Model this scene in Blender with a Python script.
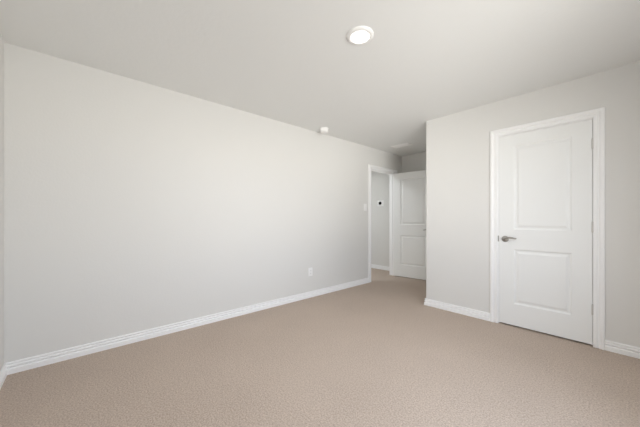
import bpy, bmesh, math
from mathutils import Vector, Matrix

for o in list(bpy.data.objects):
    bpy.data.objects.remove(o)
S = bpy.context.scene
C = S.collection

# ------------------------------------------------------------------ camera
H = 2.443            # ceiling height
cam_d = bpy.data.cameras.new('camera')
cam_d.sensor_fit = 'HORIZONTAL'
cam_d.sensor_width = 36.0
cam_d.lens = 267.46 / 640 * 36
cam_d.shift_y = 5.23 / 640
cam_d.clip_start = 0.02
cam = bpy.data.objects.new('camera', cam_d)
C.objects.link(cam)
cam.location = (0, 0, 1.148)
cam.rotation_euler = (math.radians(90), 0, math.radians(48.218))
S.camera = cam

# ------------------------------------------------------------------ world: sky above, sunlit ground below
W = bpy.data.worlds.new('daylight')
S.world = W
W.use_nodes = True
nt = W.node_tree
nt.nodes.clear()
tc = nt.nodes.new('ShaderNodeTexCoord')
sep = nt.nodes.new('ShaderNodeSeparateXYZ')
mr = nt.nodes.new('ShaderNodeMapRange')
mr.inputs['From Min'].default_value = -1
mr.inputs['From Max'].default_value = 1
ramp = nt.nodes.new('ShaderNodeValToRGB')
bg = nt.nodes.new('ShaderNodeBackground')
wo = nt.nodes.new('ShaderNodeOutputWorld')
GROUND = (1.02, 1.01, 0.975, 1)
SKY = (0.605, 0.675, 0.78, 1)
e = ramp.color_ramp.elements
e[0].position = 0.0
e[0].color = GROUND
e[1].position = 1.0
e[1].color = SKY
m0 = ramp.color_ramp.elements.new(0.22)      # shaded ground close to the house
m0.color = (0.36, 0.35, 0.33, 1)
e[0].color = (0.30, 0.29, 0.27, 1)
m4 = ramp.color_ramp.elements.new(0.64)      # upper sky, dimmer than the horizon
m4.color = SKY
e = ramp.color_ramp.elements[len(ramp.color_ramp.elements) - 1]
e.position = 0.86
e.color = (0.34, 0.40, 0.48, 1)
m3 = ramp.color_ramp.elements.new(0.34)
m3.color = GROUND
m1 = ramp.color_ramp.elements.new(0.485)
m1.color = GROUND
m2 = ramp.color_ramp.elements.new(0.53)
m2.color = SKY
nt.links.new(tc.outputs['Generated'], sep.inputs[0])
nt.links.new(sep.outputs['Z'], mr.inputs['Value'])
nt.links.new(mr.outputs[0], ramp.inputs[0])
nt.links.new(ramp.outputs[0], bg.inputs['Color'])
nt.links.new(bg.outputs[0], wo.inputs['Surface'])
# the outdoors is brightest towards one compass direction (added to balance the walls)
BRIGHT_SIDE = math.radians(-21)
LOW, HIGH, POWER, STRENGTH = 0.55, 0.34, 4.0, 18.8
flat = nt.nodes.new('ShaderNodeVectorMath')
flat.operation = 'MULTIPLY'
flat.inputs[1].default_value = (1, 1, 0)
nrm = nt.nodes.new('ShaderNodeVectorMath')
nrm.operation = 'NORMALIZE'
dot = nt.nodes.new('ShaderNodeVectorMath')
dot.operation = 'DOT_PRODUCT'
dot.inputs[1].default_value = (math.cos(BRIGHT_SIDE), math.sin(BRIGHT_SIDE), 0)
pos = nt.nodes.new('ShaderNodeMath')
pos.operation = 'MAXIMUM'
pos.inputs[1].default_value = 0
pw = nt.nodes.new('ShaderNodeMath')
pw.operation = 'POWER'
pw.inputs[1].default_value = POWER
ma = nt.nodes.new('ShaderNodeMath')
ma.operation = 'MULTIPLY_ADD'
ma.inputs[1].default_value = HIGH * STRENGTH
ma.inputs[2].default_value = LOW * STRENGTH
nt.links.new(tc.outputs['Generated'], flat.inputs[0])
nt.links.new(flat.outputs[0], nrm.inputs[0])
nt.links.new(nrm.outputs[0], dot.inputs[0])
nt.links.new(dot.outputs['Value'], pos.inputs[0])
nt.links.new(pos.outputs[0], pw.inputs[0])
nt.links.new(pw.outputs[0], ma.inputs[0])
# glow added in one narrow direction below the horizon, to sharpen the alcove ceiling shadow
LOBE_DIR, LOBE_GAIN, LOBE_POWER = math.radians(-34), 0.65, 32.0
dot2 = nt.nodes.new('ShaderNodeVectorMath')
dot2.operation = 'DOT_PRODUCT'
dot2.inputs[1].default_value = (math.cos(LOBE_DIR), math.sin(LOBE_DIR), 0)
pos2 = nt.nodes.new('ShaderNodeMath')
pos2.operation = 'MAXIMUM'
pos2.inputs[1].default_value = 0
pw2 = nt.nodes.new('ShaderNodeMath')
pw2.operation = 'POWER'
pw2.inputs[1].default_value = LOBE_POWER
below = nt.nodes.new('ShaderNodeMapRange')
below.inputs['From Min'].default_value = 0.0
below.inputs['From Max'].default_value = -0.06
below.inputs['To Min'].default_value = 0.0
below.inputs['To Max'].default_value = LOBE_GAIN * STRENGTH
mm = nt.nodes.new('ShaderNodeMath')
mm.operation = 'MULTIPLY_ADD'
nt.links.new(nrm.outputs[0], dot2.inputs[0])
nt.links.new(dot2.outputs['Value'], pos2.inputs[0])
nt.links.new(pos2.outputs[0], pw2.inputs[0])
nt.links.new(sep.outputs['Z'], below.inputs['Value'])
nt.links.new(pw2.outputs[0], mm.inputs[0])
far = nt.nodes.new('ShaderNodeMapRange')          # added glow fades at steep angles, so the near ceiling has no streak
far.inputs['From Min'].default_value = -0.46
far.inputs['From Max'].default_value = -0.26
both = nt.nodes.new('ShaderNodeMath')
both.operation = 'MULTIPLY'
nt.links.new(sep.outputs['Z'], far.inputs['Value'])
nt.links.new(far.outputs[0], both.inputs[0])
nt.links.new(below.outputs[0], both.inputs[1])
nt.links.new(both.outputs[0], mm.inputs[1])
nt.links.new(ma.outputs[0], mm.inputs[2])
nt.links.new(mm.outputs[0], bg.inputs['Strength'])

# ------------------------------------------------------------------ daylight openings, hall fill, exposure
WIN = (0.66, 1.94, 0.50, 2.08)   # window opening in the right wall: y0, y1, z0, z1
XL, XC, XR = -3.009, -1.720, 0.565
YB, YW, YE = -0.420, 3.426, 4.958
T = 0.115
TR = 0.10             # right wall
ld = bpy.data.lights.new('window_portal', 'AREA')
ld.shape = 'RECTANGLE'
ld.size = WIN[3] - WIN[2]
ld.size_y = WIN[1] - WIN[0]
ld.cycles.is_portal = True
lo = bpy.data.objects.new('window_portal', ld)
C.objects.link(lo)
lo.location = (XR + TR + 0.02, (WIN[0] + WIN[1]) / 2, (WIN[2] + WIN[3]) / 2)
lo.rotation_euler = (0, math.radians(90), 0)

ld = bpy.data.lights.new('hall_fill', 'AREA')  # unseen fill added to brighten the hall, no fixture behind it
ld.shape = 'DISK'
ld.size = 0.35
ld.energy = 17.5
ld.color = (0.93, 0.97, 1.0)
lo = bpy.data.objects.new('hall_fill', ld)
C.objects.link(lo)
lo.location = (-3.68, 3.3, H - 0.03)

S.view_settings.view_transform = 'Standard'
S.view_settings.look = 'None'
S.view_settings.gamma = 1
S.view_settings.use_curve_mapping = False
S.view_settings.exposure = 0.0
S.cycles.use_denoising = True
S.cycles.max_bounces = 16
S.cycles.diffuse_bounces = 12
S.cycles.sample_clamp_indirect = 8

# ------------------------------------------------------------------ materials
def mat(name, col, rough=0.5, metal=0.0, bump=None, spec=0.5):
    m = bpy.data.materials.new(name)
    m.use_nodes = True
    n = m.node_tree
    b = n.nodes['Principled BSDF']
    b.inputs['Base Color'].default_value = (*col, 1)
    b.inputs['Roughness'].default_value = rough
    b.inputs['Metallic'].default_value = metal
    b.inputs['Specular IOR Level'].default_value = spec
    if bump:
        scale, strength, dist = bump
        t = n.nodes.new('ShaderNodeTexCoord')
        no = n.nodes.new('ShaderNodeTexNoise')
        no.inputs['Scale'].default_value = scale
        no.inputs['Detail'].default_value = 3
        bu = n.nodes.new('ShaderNodeBump')
        bu.inputs['Strength'].default_value = strength
        bu.inputs['Distance'].default_value = dist
        n.links.new(t.outputs['Object'], no.inputs['Vector'])
        n.links.new(no.outputs['Fac'], bu.inputs['Height'])
        n.links.new(bu.outputs['Normal'], b.inputs['Normal'])
    return m

M_WALL = mat('wall_paint', (0.735, 0.732, 0.715), 0.75, bump=(70, 0.15, 0.004), spec=0.25)
M_CEIL = mat('ceiling_paint', (0.795, 0.805, 0.80), 0.85, bump=(35, 0.2, 0.005), spec=0.2)
M_TRIM = mat('white_trim_paint', (0.90, 0.905, 0.91), 0.38, spec=0.4)
M_DOOR = mat('white_door_paint', (0.855, 0.868, 0.865), 0.42, bump=(160, 0.03, 0.002), spec=0.4)
M_PLASTIC = mat('white_plastic', (0.88, 0.88, 0.875), 0.35)
M_DARKPL = mat('black_glass', (0.012, 0.013, 0.014), 0.15)
M_SLOT = mat('dark_slot', (0.03, 0.03, 0.03), 0.6)
M_NICKEL = mat('satin_nickel', (0.42, 0.41, 0.39), 0.32, metal=1.0)
M_VENT = mat('vent_shadow_gap', (0.25, 0.24, 0.23), 0.7)
M_HINGE = mat('bright_nickel', (0.66, 0.65, 0.63), 0.4, metal=0.35)
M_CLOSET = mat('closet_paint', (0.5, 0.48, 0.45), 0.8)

def carpet():
    m = bpy.data.materials.new('beige_loop_carpet')
    m.use_nodes = True
    n = m.node_tree
    b = n.nodes['Principled BSDF']
    b.inputs['Roughness'].default_value = 0.95
    b.inputs['Specular IOR Level'].default_value = 0.1
    t = n.nodes.new('ShaderNodeTexCoord')
    v = n.nodes.new('ShaderNodeTexVoronoi')
    v.inputs['Scale'].default_value = 150
    v.inputs['Randomness'].default_value = 0.75
    no = n.nodes.new('ShaderNodeTexNoise')
    no.inputs['Scale'].default_value = 110
    no.inputs['Detail'].default_value = 4
    big = n.nodes.new('ShaderNodeTexNoise')
    big.inputs['Scale'].default_value = 1.6
    big.inputs['Detail'].default_value = 2
    r = n.nodes.new('ShaderNodeValToRGB')
    r.color_ramp.elements[0].position = 0.30
    r.color_ramp.elements[0].color = (0.412, 0.339, 0.286, 1)
    r.color_ramp.elements[1].position = 0.72
    r.color_ramp.elements[1].color = (0.662, 0.555, 0.478, 1)
    mixf = n.nodes.new('ShaderNodeMath')
    mixf.operation = 'MULTIPLY_ADD'
    mixf.inputs[1].default_value = 0.14
    mx = n.nodes.new('ShaderNodeMath')
    mx.operation = 'MULTIPLY_ADD'
    mx.inputs[1].default_value = -0.22
    for q in (v, no, big):
        n.links.new(t.outputs['Object'], q.inputs['Vector'])
    # loop tone = noise - 0.22*cell distance + 0.14*broad tracks
    n.links.new(v.outputs['Distance'], mx.inputs[0])
    n.links.new(no.outputs['Fac'], mx.inputs[2])
    n.links.new(big.outputs['Fac'], mixf.inputs[0])
    n.links.new(mx.outputs[0], mixf.inputs[2])
    n.links.new(mixf.outputs[0], r.inputs[0])
    n.links.new(r.outputs[0], b.inputs['Base Color'])
    bu = n.nodes.new('ShaderNodeBump')
    bu.inputs['Strength'].default_value = 0.45
    bu.inputs['Distance'].default_value = 0.006
    inv = n.nodes.new('ShaderNodeMath')
    inv.operation = 'SUBTRACT'
    inv.inputs[0].default_value = 1
    n.links.new(v.outputs['Distance'], inv.inputs[1])
    n.links.new(inv.outputs[0], bu.inputs['Height'])
    n.links.new(bu.outputs['Normal'], b.inputs['Normal'])
    return m
M_CARPET = carpet()

def emit(name, col, s):
    m = bpy.data.materials.new(name)
    m.use_nodes = True
    n = m.node_tree
    b = n.nodes['Principled BSDF']
    b.inputs['Base Color'].default_value = (0.8, 0.8, 0.8, 1)
    b.inputs['Emission Color'].default_value = (*col, 1)
    b.inputs['Emission Strength'].default_value = s
    return m
M_LAMP = emit('lit_diffuser', (1.0, 0.965, 0.91), 1.7)
M_LED = emit('green_led', (0.1, 0.9, 0.2), 0.4)

def glass():
    m = bpy.data.materials.new('window_glass')
    m.use_nodes = True
    n = m.node_tree
    n.nodes.clear()
    tr = n.nodes.new('ShaderNodeBsdfTransparent')
    gl = n.nodes.new('ShaderNodeBsdfGlossy')
    gl.inputs['Roughness'].default_value = 0.02
    lw = n.nodes.new('ShaderNodeLayerWeight')
    lw.inputs['Blend'].default_value = 0.5
    p5 = n.nodes.new('ShaderNodeMath')
    p5.operation = 'POWER'
    p5.inputs[1].default_value = 5
    fr = n.nodes.new('ShaderNodeMath')
    fr.operation = 'MULTIPLY_ADD'
    fr.inputs[1].default_value = 0.9
    fr.inputs[2].default_value = 0.04
    n.links.new(lw.outputs['Facing'], p5.inputs[0])
    n.links.new(p5.outputs[0], fr.inputs[0])
    mi = n.nodes.new('ShaderNodeMixShader')
    out = n.nodes.new('ShaderNodeOutputMaterial')
    n.links.new(fr.outputs[0], mi.inputs[0])
    n.links.new(tr.outputs[0], mi.inputs[1])
    n.links.new(gl.outputs[0], mi.inputs[2])
    n.links.new(mi.outputs[0], out.inputs[0])
    return m
M_GLASS = glass()

# ------------------------------------------------------------------ helpers
def link(name, bm, m, parent=None, smooth=False, loc=(0, 0, 0), rot=(0, 0, 0), recalc=True):
    if recalc:
        bmesh.ops.recalc_face_normals(bm, faces=bm.faces)
    me = bpy.data.meshes.new(name)
    bm.to_mesh(me)
    bm.free()
    me.materials.append(m)
    o = bpy.data.objects.new(name, me)
    C.objects.link(o)
    o.location = loc
    o.rotation_euler = rot
    if parent:
        o.parent = parent
    if smooth:
        for p in me.polygons:
            p.use_smooth = True
        me.set_sharp_from_angle(angle=math.radians(38))
    return o

def empty(name, loc=(0, 0, 0), rot=(0, 0, 0), parent=None):
    o = bpy.data.objects.new(name, None)
    o.empty_display_size = 0.1
    C.objects.link(o)
    o.location = loc
    o.rotation_euler = rot
    if parent:
        o.parent = parent
    return o

def tag(o, label, cat, kind=None, group=None):
    o['label'] = label
    o['category'] = cat
    if kind:
        o['kind'] = kind
    if group:
        o['group'] = group
    return o

def box(bm, x0, x1, y0, y1, z0, z1, bevel=0):
    b2 = bmesh.new()
    vs = [b2.verts.new((x, y, z)) for x in (x0, x1) for y in (y0, y1) for z in (z0, z1)]
    for f in ((0, 1, 3, 2), (4, 6, 7, 5), (0, 4, 5, 1), (2, 3, 7, 6), (0, 2, 6, 4), (1, 5, 7, 3)):
        b2.faces.new([vs[i] for i in f])
    bmesh.ops.recalc_face_normals(b2, faces=b2.faces)
    if bevel:
        bmesh.ops.bevel(b2, geom=b2.edges[:], offset=bevel, segments=2, affect='EDGES', profile=0.5)
    merge(bm, b2)

def merge(bm, b2, M=None):
    mp = {}
    for v in b2.verts:
        mp[v] = bm.verts.new(M @ v.co if M else v.co)
    for f in b2.faces:
        bm.faces.new([mp[v] for v in f.verts])
    b2.free()

def extrude_poly(bm, pts, z0, z1):
    lo = [bm.verts.new((x, y, z0)) for x, y in pts]
    hi = [bm.verts.new((x, y, z1)) for x, y in pts]
    n = len(pts)
    bm.faces.new(lo[::-1])
    bm.faces.new(hi)
    for i in range(n):
        bm.faces.new((lo[i], lo[(i + 1) % n], hi[(i + 1) % n], hi[i]))

def lathe(bm, prof, n=40, M=None):
    """profile of (r, z) turned about z"""
    b2 = bmesh.new()
    rings = []
    for r, z in prof:
        if r < 1e-6:
            rings.append([b2.verts.new((0, 0, z))])
        else:
            rings.append([b2.verts.new((r * math.cos(2 * math.pi * k / n), r * math.sin(2 * math.pi * k / n), z)) for k in range(n)])
    for a, b in zip(rings, rings[1:]):
        for k in range(n):
            k2 = (k + 1) % n
            q = [a[k % len(a)], a[k2 % len(a)], b[k2 % len(b)], b[k % len(b)]]
            u = []
            for v in q:
                if v not in u:
                    u.append(v)
            if len(u) >= 3:
                b2.faces.new(u)
    bmesh.ops.recalc_face_normals(b2, faces=b2.faces)
    merge(bm, b2, M)

def tube(bm, pts, radii, n=14, squash=1.0):
    """rounded bar through pts, squash flattens the section along its second axis"""
    rings = []
    P = [Vector(p) for p in pts]
    for i, p in enumerate(P):
        d = (P[min(i + 1, len(P) - 1)] - P[max(i - 1, 0)]).normalized()
        up = Vector((0, 0, 1)) if abs(d.z) < 0.9 else Vector((1, 0, 0))
        a = d.cross(up).normalized()
        b = a.cross(d).normalized()
        rings.append([bm.verts.new(p + a * radii[i] * squash * math.cos(2 * math.pi * k / n) + b * radii[i] * math.sin(2 * math.pi * k / n)) for k in range(n)])
    for a, b in zip(rings, rings[1:]):
        for k in range(n):
            bm.faces.new((a[k], a[(k + 1) % n], b[(k + 1) % n], b[k]))
    bm.faces.new(rings[0][::-1])
    bm.faces.new(rings[-1])

# ------------------------------------------------------------------ the shell
HX0, HY0, HY1 = -4.25, 2.0, 5.073       # hall behind the left wall
CY1 = 4.25                               # closet back

bm = bmesh.new()
box(bm, HX0 - 0.1, XR + T, YB - T, HY1 + T, -0.06, 0)
tag(link('floor', bm, M_CARPET), 'beige loop pile carpet covering the whole bedroom floor', 'floor', 'structure')
bm = bmesh.new()
box(bm, HX0 - 0.1, XR + T, YB - T, HY1 + T, H, H + 0.06)
tag(link('ceiling', bm, M_CEIL), 'flat off-white painted ceiling above the empty bedroom', 'ceiling', 'structure')

# entry doorway in the left wall
EY0, EY1 = 3.933, 4.698                  # jamb faces
DOOR_TOP = 2.045
JT = 0.018                               # jamb thickness
bm = bmesh.new()
box(bm, XL - T, XL, YB - T, EY0 - JT, 0, H)
box(bm, XL - T, XL, EY1 + JT, HY1, 0, H)
box(bm, XL - T, XL, EY0 - JT, EY1 + JT, DOOR_TOP + 0.003 + JT, H)
tag(link('wall_left', bm, M_WALL), 'long plain light greige wall with the outlet and the open doorway', 'wall', 'structure')
bm = bmesh.new()
box(bm, XL, XR + T, YB - T, YB, 0, H)
tag(link('wall_back', bm, M_WALL), 'sliver of light greige wall at the left edge of the photo', 'wall', 'structure')

# door wall with the rounded outside corner of the entry alcove
CX0, CX1 = -0.884, -0.1585                # closet jamb faces
R = 0.016
arc = []
for k in range(7):
    a = math.radians(270 - 15 * k)
    arc.append((XC + R + R * math.cos(a), YW + R + R * math.sin(a)))
bm = bmesh.new()
extrude_poly(bm, [(CX0 - JT, YW)] + arc + [(XC, YE), (XC + T, YE), (XC + T, YW + T), (CX0 - JT, YW + T)], 0, H)
box(bm, CX1 + JT, XR, YW, YW + T, 0, H)
box(bm, CX0 - JT, CX1 + JT, YW, YW + T, DOOR_TOP + 0.003 + JT, H)
tag(link('wall_front', bm, M_WALL), 'light greige wall around the closed white door', 'wall', 'structure')
bm = bmesh.new()
box(bm, XL, XC + T, YE, HY1, 0, H)
tag(link('wall_alcove', bm, M_WALL), 'shaded wall at the end of the entry alcove behind the open door', 'wall', 'structure')
bm = bmesh.new()
y0, y1, z0, z1 = WIN
box(bm, XR, XR + TR, YB, y0, 0, H)
box(bm, XR, XR + TR, y1, CY1 + 0.1, 0, H)
box(bm, XR, XR + TR, y0, y1, 0, z0)
box(bm, XR, XR + TR, y0, y1, z1, H)
tag(link('wall_right', bm, M_WALL), 'greige wall holding the daylight window, outside the photo', 'wall', 'structure')
bm = bmesh.new()
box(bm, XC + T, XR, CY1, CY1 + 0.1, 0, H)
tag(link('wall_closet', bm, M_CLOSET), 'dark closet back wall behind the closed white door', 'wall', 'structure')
bm = bmesh.new()
box(bm, HX0 - 0.1, XL, HY1, HY1 + T, 0, H)
tag(link('wall_hall', bm, M_WALL), 'grey hallway wall seen through the open doorway', 'wall', 'structure')
bm = bmesh.new()
box(bm, HX0 - 0.1, HX0, HY0, HY1, 0, H)
box(bm, HX0 - 0.1, XL - T, HY0 - 0.1, HY0, 0, H)
tag(link('wall_hall_side', bm, M_WALL), 'hallway side wall beyond the doorway', 'wall', 'structure')

# ------------------------------------------------------------------ baseboards
BASE = [(0, 0), (0.016, 0), (0.016, 0.036), (0.005, 0.043), (0.005, 0.045), (0.0135, 0.054),
        (0.0135, 0.062), (0.0045, 0.067), (0.0045, 0.069), (0.0105, 0.077), (0.0105, 0.082), (0.007, 0.088), (0, 0.088)]

def baseboard(name, runs, label):
    """runs: list of (start, end, normal, mitre0, mitre1); the mitre shifts an end along the run by mitre*thickness"""
    bm = bmesh.new()
    for a, b, nrm, m0, m1 in runs:
        a, b, nrm = Vector(a), Vector(b), Vector(nrm)
        d = (b - a).normalized()
        A = [bm.verts.new((*(a + nrm * t + d * (m0 * t)), z)) for t, z in BASE]
        B = [bm.verts.new((*(b + nrm * t + d * (m1 * t)), z)) for t, z in BASE]
        n = len(BASE)
        for i in range(n):
            bm.faces.new((A[i], A[(i + 1) % n], B[(i + 1) % n], B[i]))
        bm.faces.new(A[::-1])
        bm.faces.new(B)
    return tag(link(name, bm, M_TRIM), label, 'baseboard', 'structure')

CW = 0.071                               # casing width
RV = 0.006                               # reveal
ECO0, ECO1 = EY0 - RV - CW, EY1 + RV + CW
CCO0, CCO1 = CX0 - 0.009 - CW, CX1 + 0.004 + CW
baseboard('baseboard_left', [((XL, YB), (XL, ECO0), (1, 0), 1, 0), ((XL, ECO1), (XL, YE), (1, 0), 0, -1)],
          'long white baseboard along the plain left wall')
baseboard('baseboard_back', [((XL, YB), (XR, YB), (0, 1), 1, -1)], 'short piece of white baseboard at the left edge of the photo')
baseboard('baseboard_front', [((XC, YW), (CCO0, YW), (0, -1), -1, 0), ((CCO1, YW), (XR, YW), (0, -1), 0, -1)],
          'white baseboard on both sides of the closed white door')
baseboard('baseboard_right', [((XR, YB), (XR, YW), (-1, 0), 1, -1)], 'white baseboard under the window, outside the photo')
baseboard('baseboard_alcove', [((XC, YW), (XC, YE), (-1, 0), -1, -1), ((XL, YE), (XC, YE), (0, -1), 1, -1)],
          'white baseboard around the entry alcove behind the open door')
baseboard('baseboard_hall', [((HX0, HY1), (XL - T, HY1), (0, -1), 0, 0)], 'white baseboard on the hallway wall seen through the doorway')

# ------------------------------------------------------------------ door casings and jambs
CAS = [(0, 0), (0, 0.009), (0.003, 0.0115), (0.020, 0.0115), (0.026, 0.0065), (0.034, 0.0065), (0.044, 0.0170),
       (0.049, 0.0190), (0.064, 0.0190), (0.069, 0.0165), (0.071, 0.0120), (0.071, 0)]

def casing_mesh(w0, w1, top):
    """U-shaped mitred casing in local x (along wall), z up, y = -thickness towards the room; w0,w1 inner edges"""
    bm = bmesh.new()
    cols = []
    for (cx, cz, sx, sz) in ((w0, 0, -1, 0), (w0, top, -1, 1), (w1, top, 1, 1), (w1, 0, 1, 0)):
        cols.append([bm.verts.new((cx + sx * u, -t, cz + sz * u)) for u, t in CAS])
    n = len(CAS)
    for a, b in zip(cols, cols[1:]):
        for i in range(n):
            bm.faces.new((a[i], a[(i + 1) % n], b[(i + 1) % n], b[i]))
    bm.faces.new(cols[0][::-1])
    bm.faces.new(cols[-1])
    return bm

def jamb_mesh(w0, w1, top, depth):
    bm = bmesh.new()
    pts = [(w0, 0), (w0, top), (w1, top), (w1, 0), (w1 + JT, 0), (w1 + JT, top + JT), (w0 - JT, top + JT), (w0 - JT, 0)]
    A = [bm.verts.new((x, 0, z)) for x, z in pts]
    B = [bm.verts.new((x, depth, z)) for x, z in pts]
    for i in range(8):
        bm.faces.new((A[i], A[(i + 1) % 8], B[(i + 1) % 8], B[i]))
    for q in (A, B):
        bm.faces.new((q[0], q[1], q[6], q[7]))
        bm.faces.new((q[1], q[2], q[5], q[6]))
        bm.faces.new((q[2], q[3], q[4], q[5]))
    return bm

def stop_mesh(w0, w1, top, y0, y1, t=0.011):
    bm = bmesh.new()
    pts = [(w0 + t, 0), (w0 + t, top - t), (w1 - t, top - t), (w1 - t, 0), (w1, 0), (w1, top), (w0, top), (w0, 0)]
    A = [bm.verts.new((x, y0, z)) for x, z in pts]
    B = [bm.verts.new((x, y1, z)) for x, z in pts]
    for i in range(8):
        bm.faces.new((A[i], A[(i + 1) % 8], B[(i + 1) % 8], B[i]))
    for q in (A, B):
        bm.faces.new((q[0], q[1], q[6], q[7]))
        bm.faces.new((q[1], q[2], q[5], q[6]))
        bm.faces.new((q[2], q[3], q[4], q[5]))
    return bm

TOP = DOOR_TOP + 0.003
# closet surround: local frame = world axes at (0, YW, 0)
tr = empty('trim_1', ((CX0 + CX1) / 2, YW, 0))
tag(tr, 'white moulded casing around the closed white door', 'door frame', 'structure')
hw = (CX1 - CX0) / 2
link('casing', casing_mesh(-hw - 0.009, hw + 0.004, TOP + RV), M_TRIM, tr)
link('jamb', jamb_mesh(-hw, hw, TOP, T), M_TRIM, tr)
link('door_stop', stop_mesh(-hw, hw, TOP, 0.041, 0.075), M_TRIM, tr)
bm = bmesh.new()
box(bm, -hw - 0.008, -hw + 0.0015, -0.0035, 0.03, 0.93 - 0.032, 0.93 + 0.032, 0.0012)
o = link('strike_plate', bm, M_NICKEL, tr)
o['label'] = 'small nickel strike plate on the white door frame'

# entry surround: local x runs along -y of the world, local y points into the left wall
tr = empty('trim_2', (XL, (EY0 + EY1) / 2, 0), (0, 0, math.radians(90)))
tag(tr, 'white moulded casing around the open doorway to the hall', 'door frame', 'structure')
hw2 = (EY1 - EY0) / 2
link('casing', casing_mesh(-hw2 - RV, hw2 + RV, TOP + RV), M_TRIM, tr)
link('jamb', jamb_mesh(-hw2, hw2, TOP, T), M_TRIM, tr)
link('door_stop', stop_mesh(-hw2, hw2, TOP, 0.041, 0.075), M_TRIM, tr)
bm = casing_mesh(-hw2 - RV, hw2 + RV, TOP + RV)
for v in bm.verts:
    v.co.y = T - v.co.y
link('casing', bm, M_TRIM, tr)

# ------------------------------------------------------------------ doors
def door_leaf(w, h, th, stile, panels):
    """moulded two panel slab; local x 0..w, y 0 (front)..th, z 0..h"""
    bm = bmesh.new()
    loops = [(0, 0), (0.006, 0.0025), (0.014, 0.0095), (0.022, 0.0105), (0.030, 0.0095), (0.046, 0.0025), (0.050, 0.002)]
    for side in (0, 1):
        def P(x, z, d):
            return bm.verts.new((x, d if side == 0 else th - d, z))
        def quad(x0, x1, z0, z1):
            bm.faces.new((P(x0, z0, 0), P(x1, z0, 0), P(x1, z1, 0), P(x0, z1, 0)))
        quad(0, stile, 0, h)
        quad(w - stile, w, 0, h)
        zs = [0]
        for a, b in panels:
            zs += [a, b]
        zs.append(h)
        for k in range(0, len(zs), 2):
            quad(stile, w - stile, zs[k], zs[k + 1])
        for a, b in panels:
            prev = None
            for ins, d in loops:
                ring = [P(stile + ins, a + ins, d), P(w - stile - ins, a + ins, d), P(w - stile - ins, b - ins, d), P(stile + ins, b - ins, d)]
                if prev:
                    for i in range(4):
                        bm.faces.new((prev[i], prev[(i + 1) % 4], ring[(i + 1) % 4], ring[i]))
                prev = ring
            bm.faces.new(prev)
    c = [(0, 0), (w, 0), (w, h), (0, h)]
    for i in range(4):
        (x0, z0), (x1, z1) = c[i], c[(i + 1) % 4]
        bm.faces.new([bm.verts.new(p) for p in ((x0, 0, z0), (x1, 0, z1), (x1, th, z1), (x0, th, z0))])
    bmesh.ops.remove_doubles(bm, verts=bm.verts, dist=1e-5)
    return bm

def lever(parent, x, y, z, sx, sy):
    """door_handle > rose, lever; sx: way the lever points along local x, sy: -1 projects to -y"""
    h = empty('door_handle', (x, y, z), (0, 0, 0), parent)
    h['label'] = 'satin nickel lever handle'
    bm = bmesh.new()
    M = Matrix.Rotation(math.radians(90 if sy < 0 else -90), 4, 'X')
    lathe(bm, [(0, 0), (0.0325, 0), (0.0335, 0.003), (0.032, 0.007), (0.027, 0.0105), (0.016, 0.013), (0.0125, 0.016), (0.0115, 0.030), (0, 0.030)], 36, M)
    link('rose', bm, M_NICKEL, h, True)
    bm = bmesh.new()
    pts, rad = [], []
    N = 18
    for i in range(N + 1):
        t = i / N
        pts.append((sx * (-0.012 + 0.122 * t), sy * (0.040 + 0.006 * math.sin(t * math.pi)), 0.001 + 0.011 * math.sin(math.pi * min(1, t * 1.05)) ** 1.5 + 0.009 * t))
        rad.append(0.0125 * (1 - 0.48 * t) if i not in (0, N) else (0.008 if i == 0 else 0.0035))
    tube(bm, pts, rad, 14, 0.62)
    lathe(bm, [(0, 0.026), (0.0115, 0.026), (0.012, 0.040), (0.009, 0.047), (0, 0.048)], 24, M)
    link('lever', bm, M_NICKEL, h, True)
    return h

TH = 0.035
PANELS = [(0.226, 0.812), (1.015, 1.910)]
LW = CX1 - CX0 - 0.006
d1 = link('door_1', door_leaf(LW, DOOR_TOP - 0.015, TH, 0.131, PANELS), M_DOOR, None, False, (CX0 + 0.003, YW + 0.003, 0.015))
tag(d1, 'closed white two-panel door with nickel lever handle', 'door', 'structure')
lever(d1, 0.057, 0.0, 0.915, 1, -1)
for zc in (1.823, 1.073, 0.333):
    bm = bmesh.new()
    L = 0.089
    zz = zc - 0.015
    for k in range(5):                   # five knuckles and two finials
        a = zz - L / 2 + k * L / 5
        lathe(bm, [(0, a + 0.0004), (0.0058, a + 0.0004), (0.0062, a + 0.0012), (0.0062, a + L / 5 - 0.0012), (0.0058, a + L / 5 - 0.0004), (0, a + L / 5 - 0.0004)],
              16, Matrix.Translation((LW + 0.0015, -0.006, 0)))
    lathe(bm, [(0, zz + L / 2 + 0.006), (0.003, zz + L / 2 + 0.005), (0.0045, zz + L / 2), (0, zz + L / 2)], 16, Matrix.Translation((LW + 0.0015, -0.006, 0)))
    lathe(bm, [(0, zz - L / 2 - 0.006), (0.003, zz - L / 2 - 0.005), (0.0045, zz - L / 2), (0, zz - L / 2)], 16, Matrix.Translation((LW + 0.0015, -0.006, 0)))
    o = link('hinge', bm, M_HINGE, d1, True)
    o['label'] = 'satin nickel hinge barrel'

d2 = link('door_2', door_leaf(0.757, DOOR_TOP - 0.015, TH, 0.131, PANELS), M_DOOR, None, False, (-2.998, 4.660, 0.015), (0, 0, math.radians(8)))
tag(d2, 'open white two-panel door swung back into the shaded entry alcove', 'door', 'structure')
lever(d2, 0.757 - 0.060, 0.0, 0.915, -1, -1)
lever(d2, 0.757 - 0.060, TH, 0.915, -1, 1)

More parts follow.
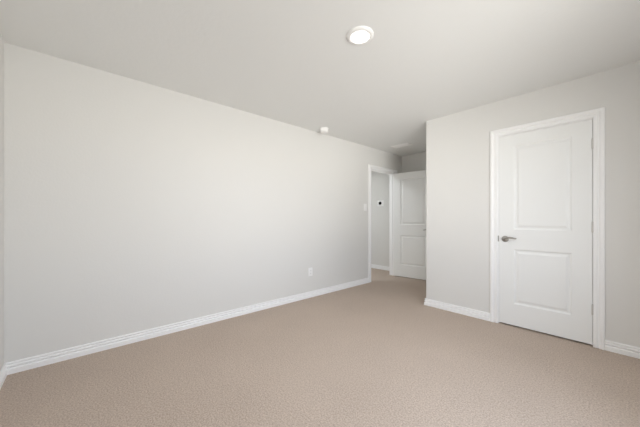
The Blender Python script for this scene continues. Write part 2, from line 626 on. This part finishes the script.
# ------------------------------------------------------------------ window in the right wall (the daylight source, out of frame)
wn = empty('window_1', (XR, (y0 + y1) / 2, z0))
tag(wn, 'white single hung window in the right wall, outside the photo', 'window', 'structure')
ww, wh = y1 - y0, z1 - z0
bm = bmesh.new()
fw = 0.045
for a, b, c, d in ((-ww / 2, -ww / 2 + fw, 0, wh), (ww / 2 - fw, ww / 2, 0, wh), (-ww / 2 + fw, ww / 2 - fw, 0, fw), (-ww / 2 + fw, ww / 2 - fw, wh - fw, wh),
                   (-ww / 2 + fw, ww / 2 - fw, wh / 2 - 0.02, wh / 2 + 0.02)):
    box(bm, 0.025, 0.065, a, b, c, d)
link('window_frame', bm, M_TRIM, wn)
bm = bmesh.new()
box(bm, 0.043, 0.047, -ww / 2 + fw, ww / 2 - fw, fw, wh / 2 - 0.02)
box(bm, 0.043, 0.047, -ww / 2 + fw, ww / 2 - fw, wh / 2 + 0.02, wh - fw)
link('pane', bm, M_GLASS, wn)
bm = bmesh.new()
box(bm, -0.03, 0.025, -ww / 2, ww / 2, -0.02 + 0.02, 0.018, 0.003)
link('window_sill', bm, M_TRIM, wn)

# ------------------------------------------------------------------ recessed ceiling light
LX, LY = -1.221, 1.470
t = empty('ceiling_light', (LX, LY, H))
tag(t, 'round white recessed ceiling light, switched on', 'ceiling light')
bm = bmesh.new()
lathe(bm, [(0.0955, 0), (0.0955, -0.003), (0.092, -0.008), (0.082, -0.0125), (0.072, -0.0145), (0.0675, -0.0135), (0.0665, -0.010), (0.0665, -0.002), (0.0955, 0)], 64)
o = link('trim_ring', bm, M_PLASTIC, t, True)
bm = bmesh.new()
lathe(bm, [(0.0660, -0.006), (0.0660, -0.011), (0.060, -0.0155), (0.045, -0.018), (0.025, -0.0193), (0, -0.0198)], 64)
o = link('diffuser', bm, M_LAMP, t, True)
o['label'] = 'glowing round diffuser'
ld = bpy.data.lights.new('ceiling_light_beam', 'SPOT')
ld.energy = 48
ld.color = (1.0, 0.965, 0.92)
ld.spot_size = math.radians(172)
ld.spot_blend = 1.0
ld.shadow_soft_size = 0
lo = bpy.data.objects.new('ceiling_light_beam', ld)
C.objects.link(lo)
lo.parent = t
lo.location = (0, 0, -0.024)

# ------------------------------------------------------------------ smoke detector
t = empty('smoke_detector', (-2.828, 2.608, H))
tag(t, 'small round white smoke detector on the ceiling beside the long wall', 'smoke detector')
bm = bmesh.new()
lathe(bm, [(0, 0), (0.066, 0), (0.066, -0.006), (0.063, -0.009), (0, -0.009)], 48)
link('base', bm, M_PLASTIC, t, True)
bm = bmesh.new()
lathe(bm, [(0, -0.009), (0.059, -0.009), (0.060, -0.014), (0.060, -0.022), (0.056, -0.0225), (0.056, -0.027), (0.0595, -0.0275), (0.059, -0.042), (0.053, -0.052), (0.040, -0.057), (0.02, -0.0585), (0, -0.059)], 48)
link('body', bm, M_PLASTIC, t, True)
bm = bmesh.new()
lathe(bm, [(0, -0.057), (0.012, -0.057), (0.012, -0.0605), (0.010, -0.0615), (0, -0.0615)], 24)
link('test_button', bm, M_PLASTIC, t, True)
bm = bmesh.new()
lathe(bm, [(0, -0.056), (0.002, -0.056), (0.002, -0.0585), (0, -0.059)], 12, Matrix.Translation((0.028, -0.01, 0)))
link('indicator', bm, M_LED, t, True)

# ------------------------------------------------------------------ ceiling vent in the alcove
t = empty('ceiling_vent', (-2.560, 4.215, H))
tag(t, 'small white rectangular air vent on the alcove ceiling', 'vent')
bm = bmesh.new()
vx, vy, b = 0.165, 0.085, 0.026
for q in ((-vx, vx, -vy, -vy + b), (-vx, vx, vy - b, vy), (-vx, -vx + b, -vy + b, vy - b), (vx - b, vx, -vy + b, vy - b)):
    box(bm, *q, -0.010, 0, 0.0025)
link('frame', bm, M_PLASTIC, t)
bm = bmesh.new()
for k in range(7):
    yc = -vy + b + 0.010 + k * (2 * vy - 2 * b - 0.020) / 6
    b2 = bmesh.new()
    box(b2, -vx + b, vx - b, -0.0075, 0.0075, -0.0006, 0.0006)
    merge(bm, b2, Matrix.Translation((0, yc, -0.006)) @ Matrix.Rotation(math.radians(-28), 4, 'X'))
link('louvers', bm, M_PLASTIC, t)
bm = bmesh.new()
box(bm, -vx + b, vx - b, -vy + b, vy - b, -0.0012, -0.0002)  # dark sheet standing in for the shade inside the duct
link('duct_shade', bm, M_VENT, t)

# ------------------------------------------------------------------ wall plates on the left wall (local: x along wall, -y towards the room)
def plate(bm, w, h, th):
    b2 = bmesh.new()
    vs0 = []
    def rr(ww, hh, r, y):
        out = []
        for cx, cz, a0 in ((ww / 2 - r, hh / 2 - r, 0), (-ww / 2 + r, hh / 2 - r, 90), (-ww / 2 + r, -hh / 2 + r, 180), (ww / 2 - r, -hh / 2 + r, 270)):
            for k in range(5):
                a = math.radians(a0 + 22.5 * k)
                out.append(b2.verts.new((cx + r * math.cos(a), y, cz + r * math.sin(a))))
        return out
    L = [rr(w, h, 0.005, 0), rr(w, h, 0.005, -th * 0.45), rr(w - 0.004, h - 0.004, 0.0045, -th * 0.85), rr(w - 0.009, h - 0.009, 0.004, -th)]
    for p, q in zip(L, L[1:]):
        for i in range(20):
            b2.faces.new((p[i], p[(i + 1) % 20], q[(i + 1) % 20], q[i]))
    b2.faces.new(L[0])
    b2.faces.new(L[-1])
    bmesh.ops.recalc_face_normals(b2, faces=b2.faces)
    merge(bm, b2)

t = empty('power_outlet', (XL, 2.500, 0.372), (0, 0, math.radians(90)))
tag(t, 'white duplex power outlet low on the long plain wall', 'outlet')
bm = bmesh.new()
plate(bm, 0.077, 0.124, 0.006)
link('cover_plate', bm, M_PLASTIC, t, True)
for s in (-1, 1):
    bm = bmesh.new()
    lathe(bm, [(0, 0.005), (0.0172, 0.005), (0.0172, 0.0078), (0.0165, 0.0085), (0, 0.0085)], 28, Matrix.Translation((0, 0, s * 0.0195)) @ Matrix.Rotation(math.radians(90), 4, 'X') )
    r = link('receptacle', bm, M_PLASTIC, t, True)
    bm = bmesh.new()
    for xx, hh in ((-0.0063, 0.0045), (0.0063, 0.0037)):
        box(bm, xx - 0.0011, xx + 0.0011, -0.0088, -0.007, s * 0.0195 + 0.003 - hh, s * 0.0195 + 0.003 + hh)
    lathe(bm, [(0, 0.007), (0.0025, 0.007), (0.0025, 0.0088), (0, 0.0088)], 14, Matrix.Translation((0, 0, s * 0.0195 - 0.0085)) @ Matrix.Rotation(math.radians(90), 4, 'X'))
    link('slot', bm, M_SLOT, r)
bm = bmesh.new()
lathe(bm, [(0, 0.0055), (0.0032, 0.0055), (0.003, 0.0068), (0, 0.0072)], 16, Matrix.Rotation(math.radians(90), 4, 'X'))
link('screw', bm, M_PLASTIC, t, True)

t = empty('light_switch', (XL, 3.765, 1.352), (0, 0, math.radians(90)))
tag(t, 'white light switch plate on the long wall beside the open doorway', 'light switch')
bm = bmesh.new()
plate(bm, 0.077, 0.124, 0.006)
link('cover_plate', bm, M_PLASTIC, t, True)
bm = bmesh.new()
b2 = bmesh.new()
box(b2, -0.0165, 0.0165, -0.0095, -0.004, -0.033, 0.033, 0.0015)
merge(bm, b2, Matrix.Rotation(math.radians(3), 4, 'X'))
link('rocker', bm, M_PLASTIC, t, True)
for s in (-1, 1):
    bm = bmesh.new()
    lathe(bm, [(0, 0.0055), (0.0030, 0.0055), (0.0028, 0.0066), (0, 0.0070)], 16, Matrix.Translation((0, 0, s * 0.0485)) @ Matrix.Rotation(math.radians(90), 4, 'X'))
    link('screw', bm, M_PLASTIC, t, True)

# ------------------------------------------------------------------ thermostat on the hall wall
t = empty('thermostat', (-3.615, HY1, 1.500))
tag(t, 'thermostat with dark round display on a white square plate in the hall', 'thermostat')
bm = bmesh.new()
plate(bm, 0.17, 0.135, 0.008)
link('wall_plate', bm, M_PLASTIC, t, True)
bm = bmesh.new()
lathe(bm, [(0, 0.008), (0.033, 0.008), (0.034, 0.012), (0.034, 0.022), (0.031, 0.025), (0, 0.0275)], 40, Matrix.Rotation(math.radians(90), 4, 'X'))
o = link('display', bm, M_DARKPL, t, True)
o['label'] = 'dark round display'
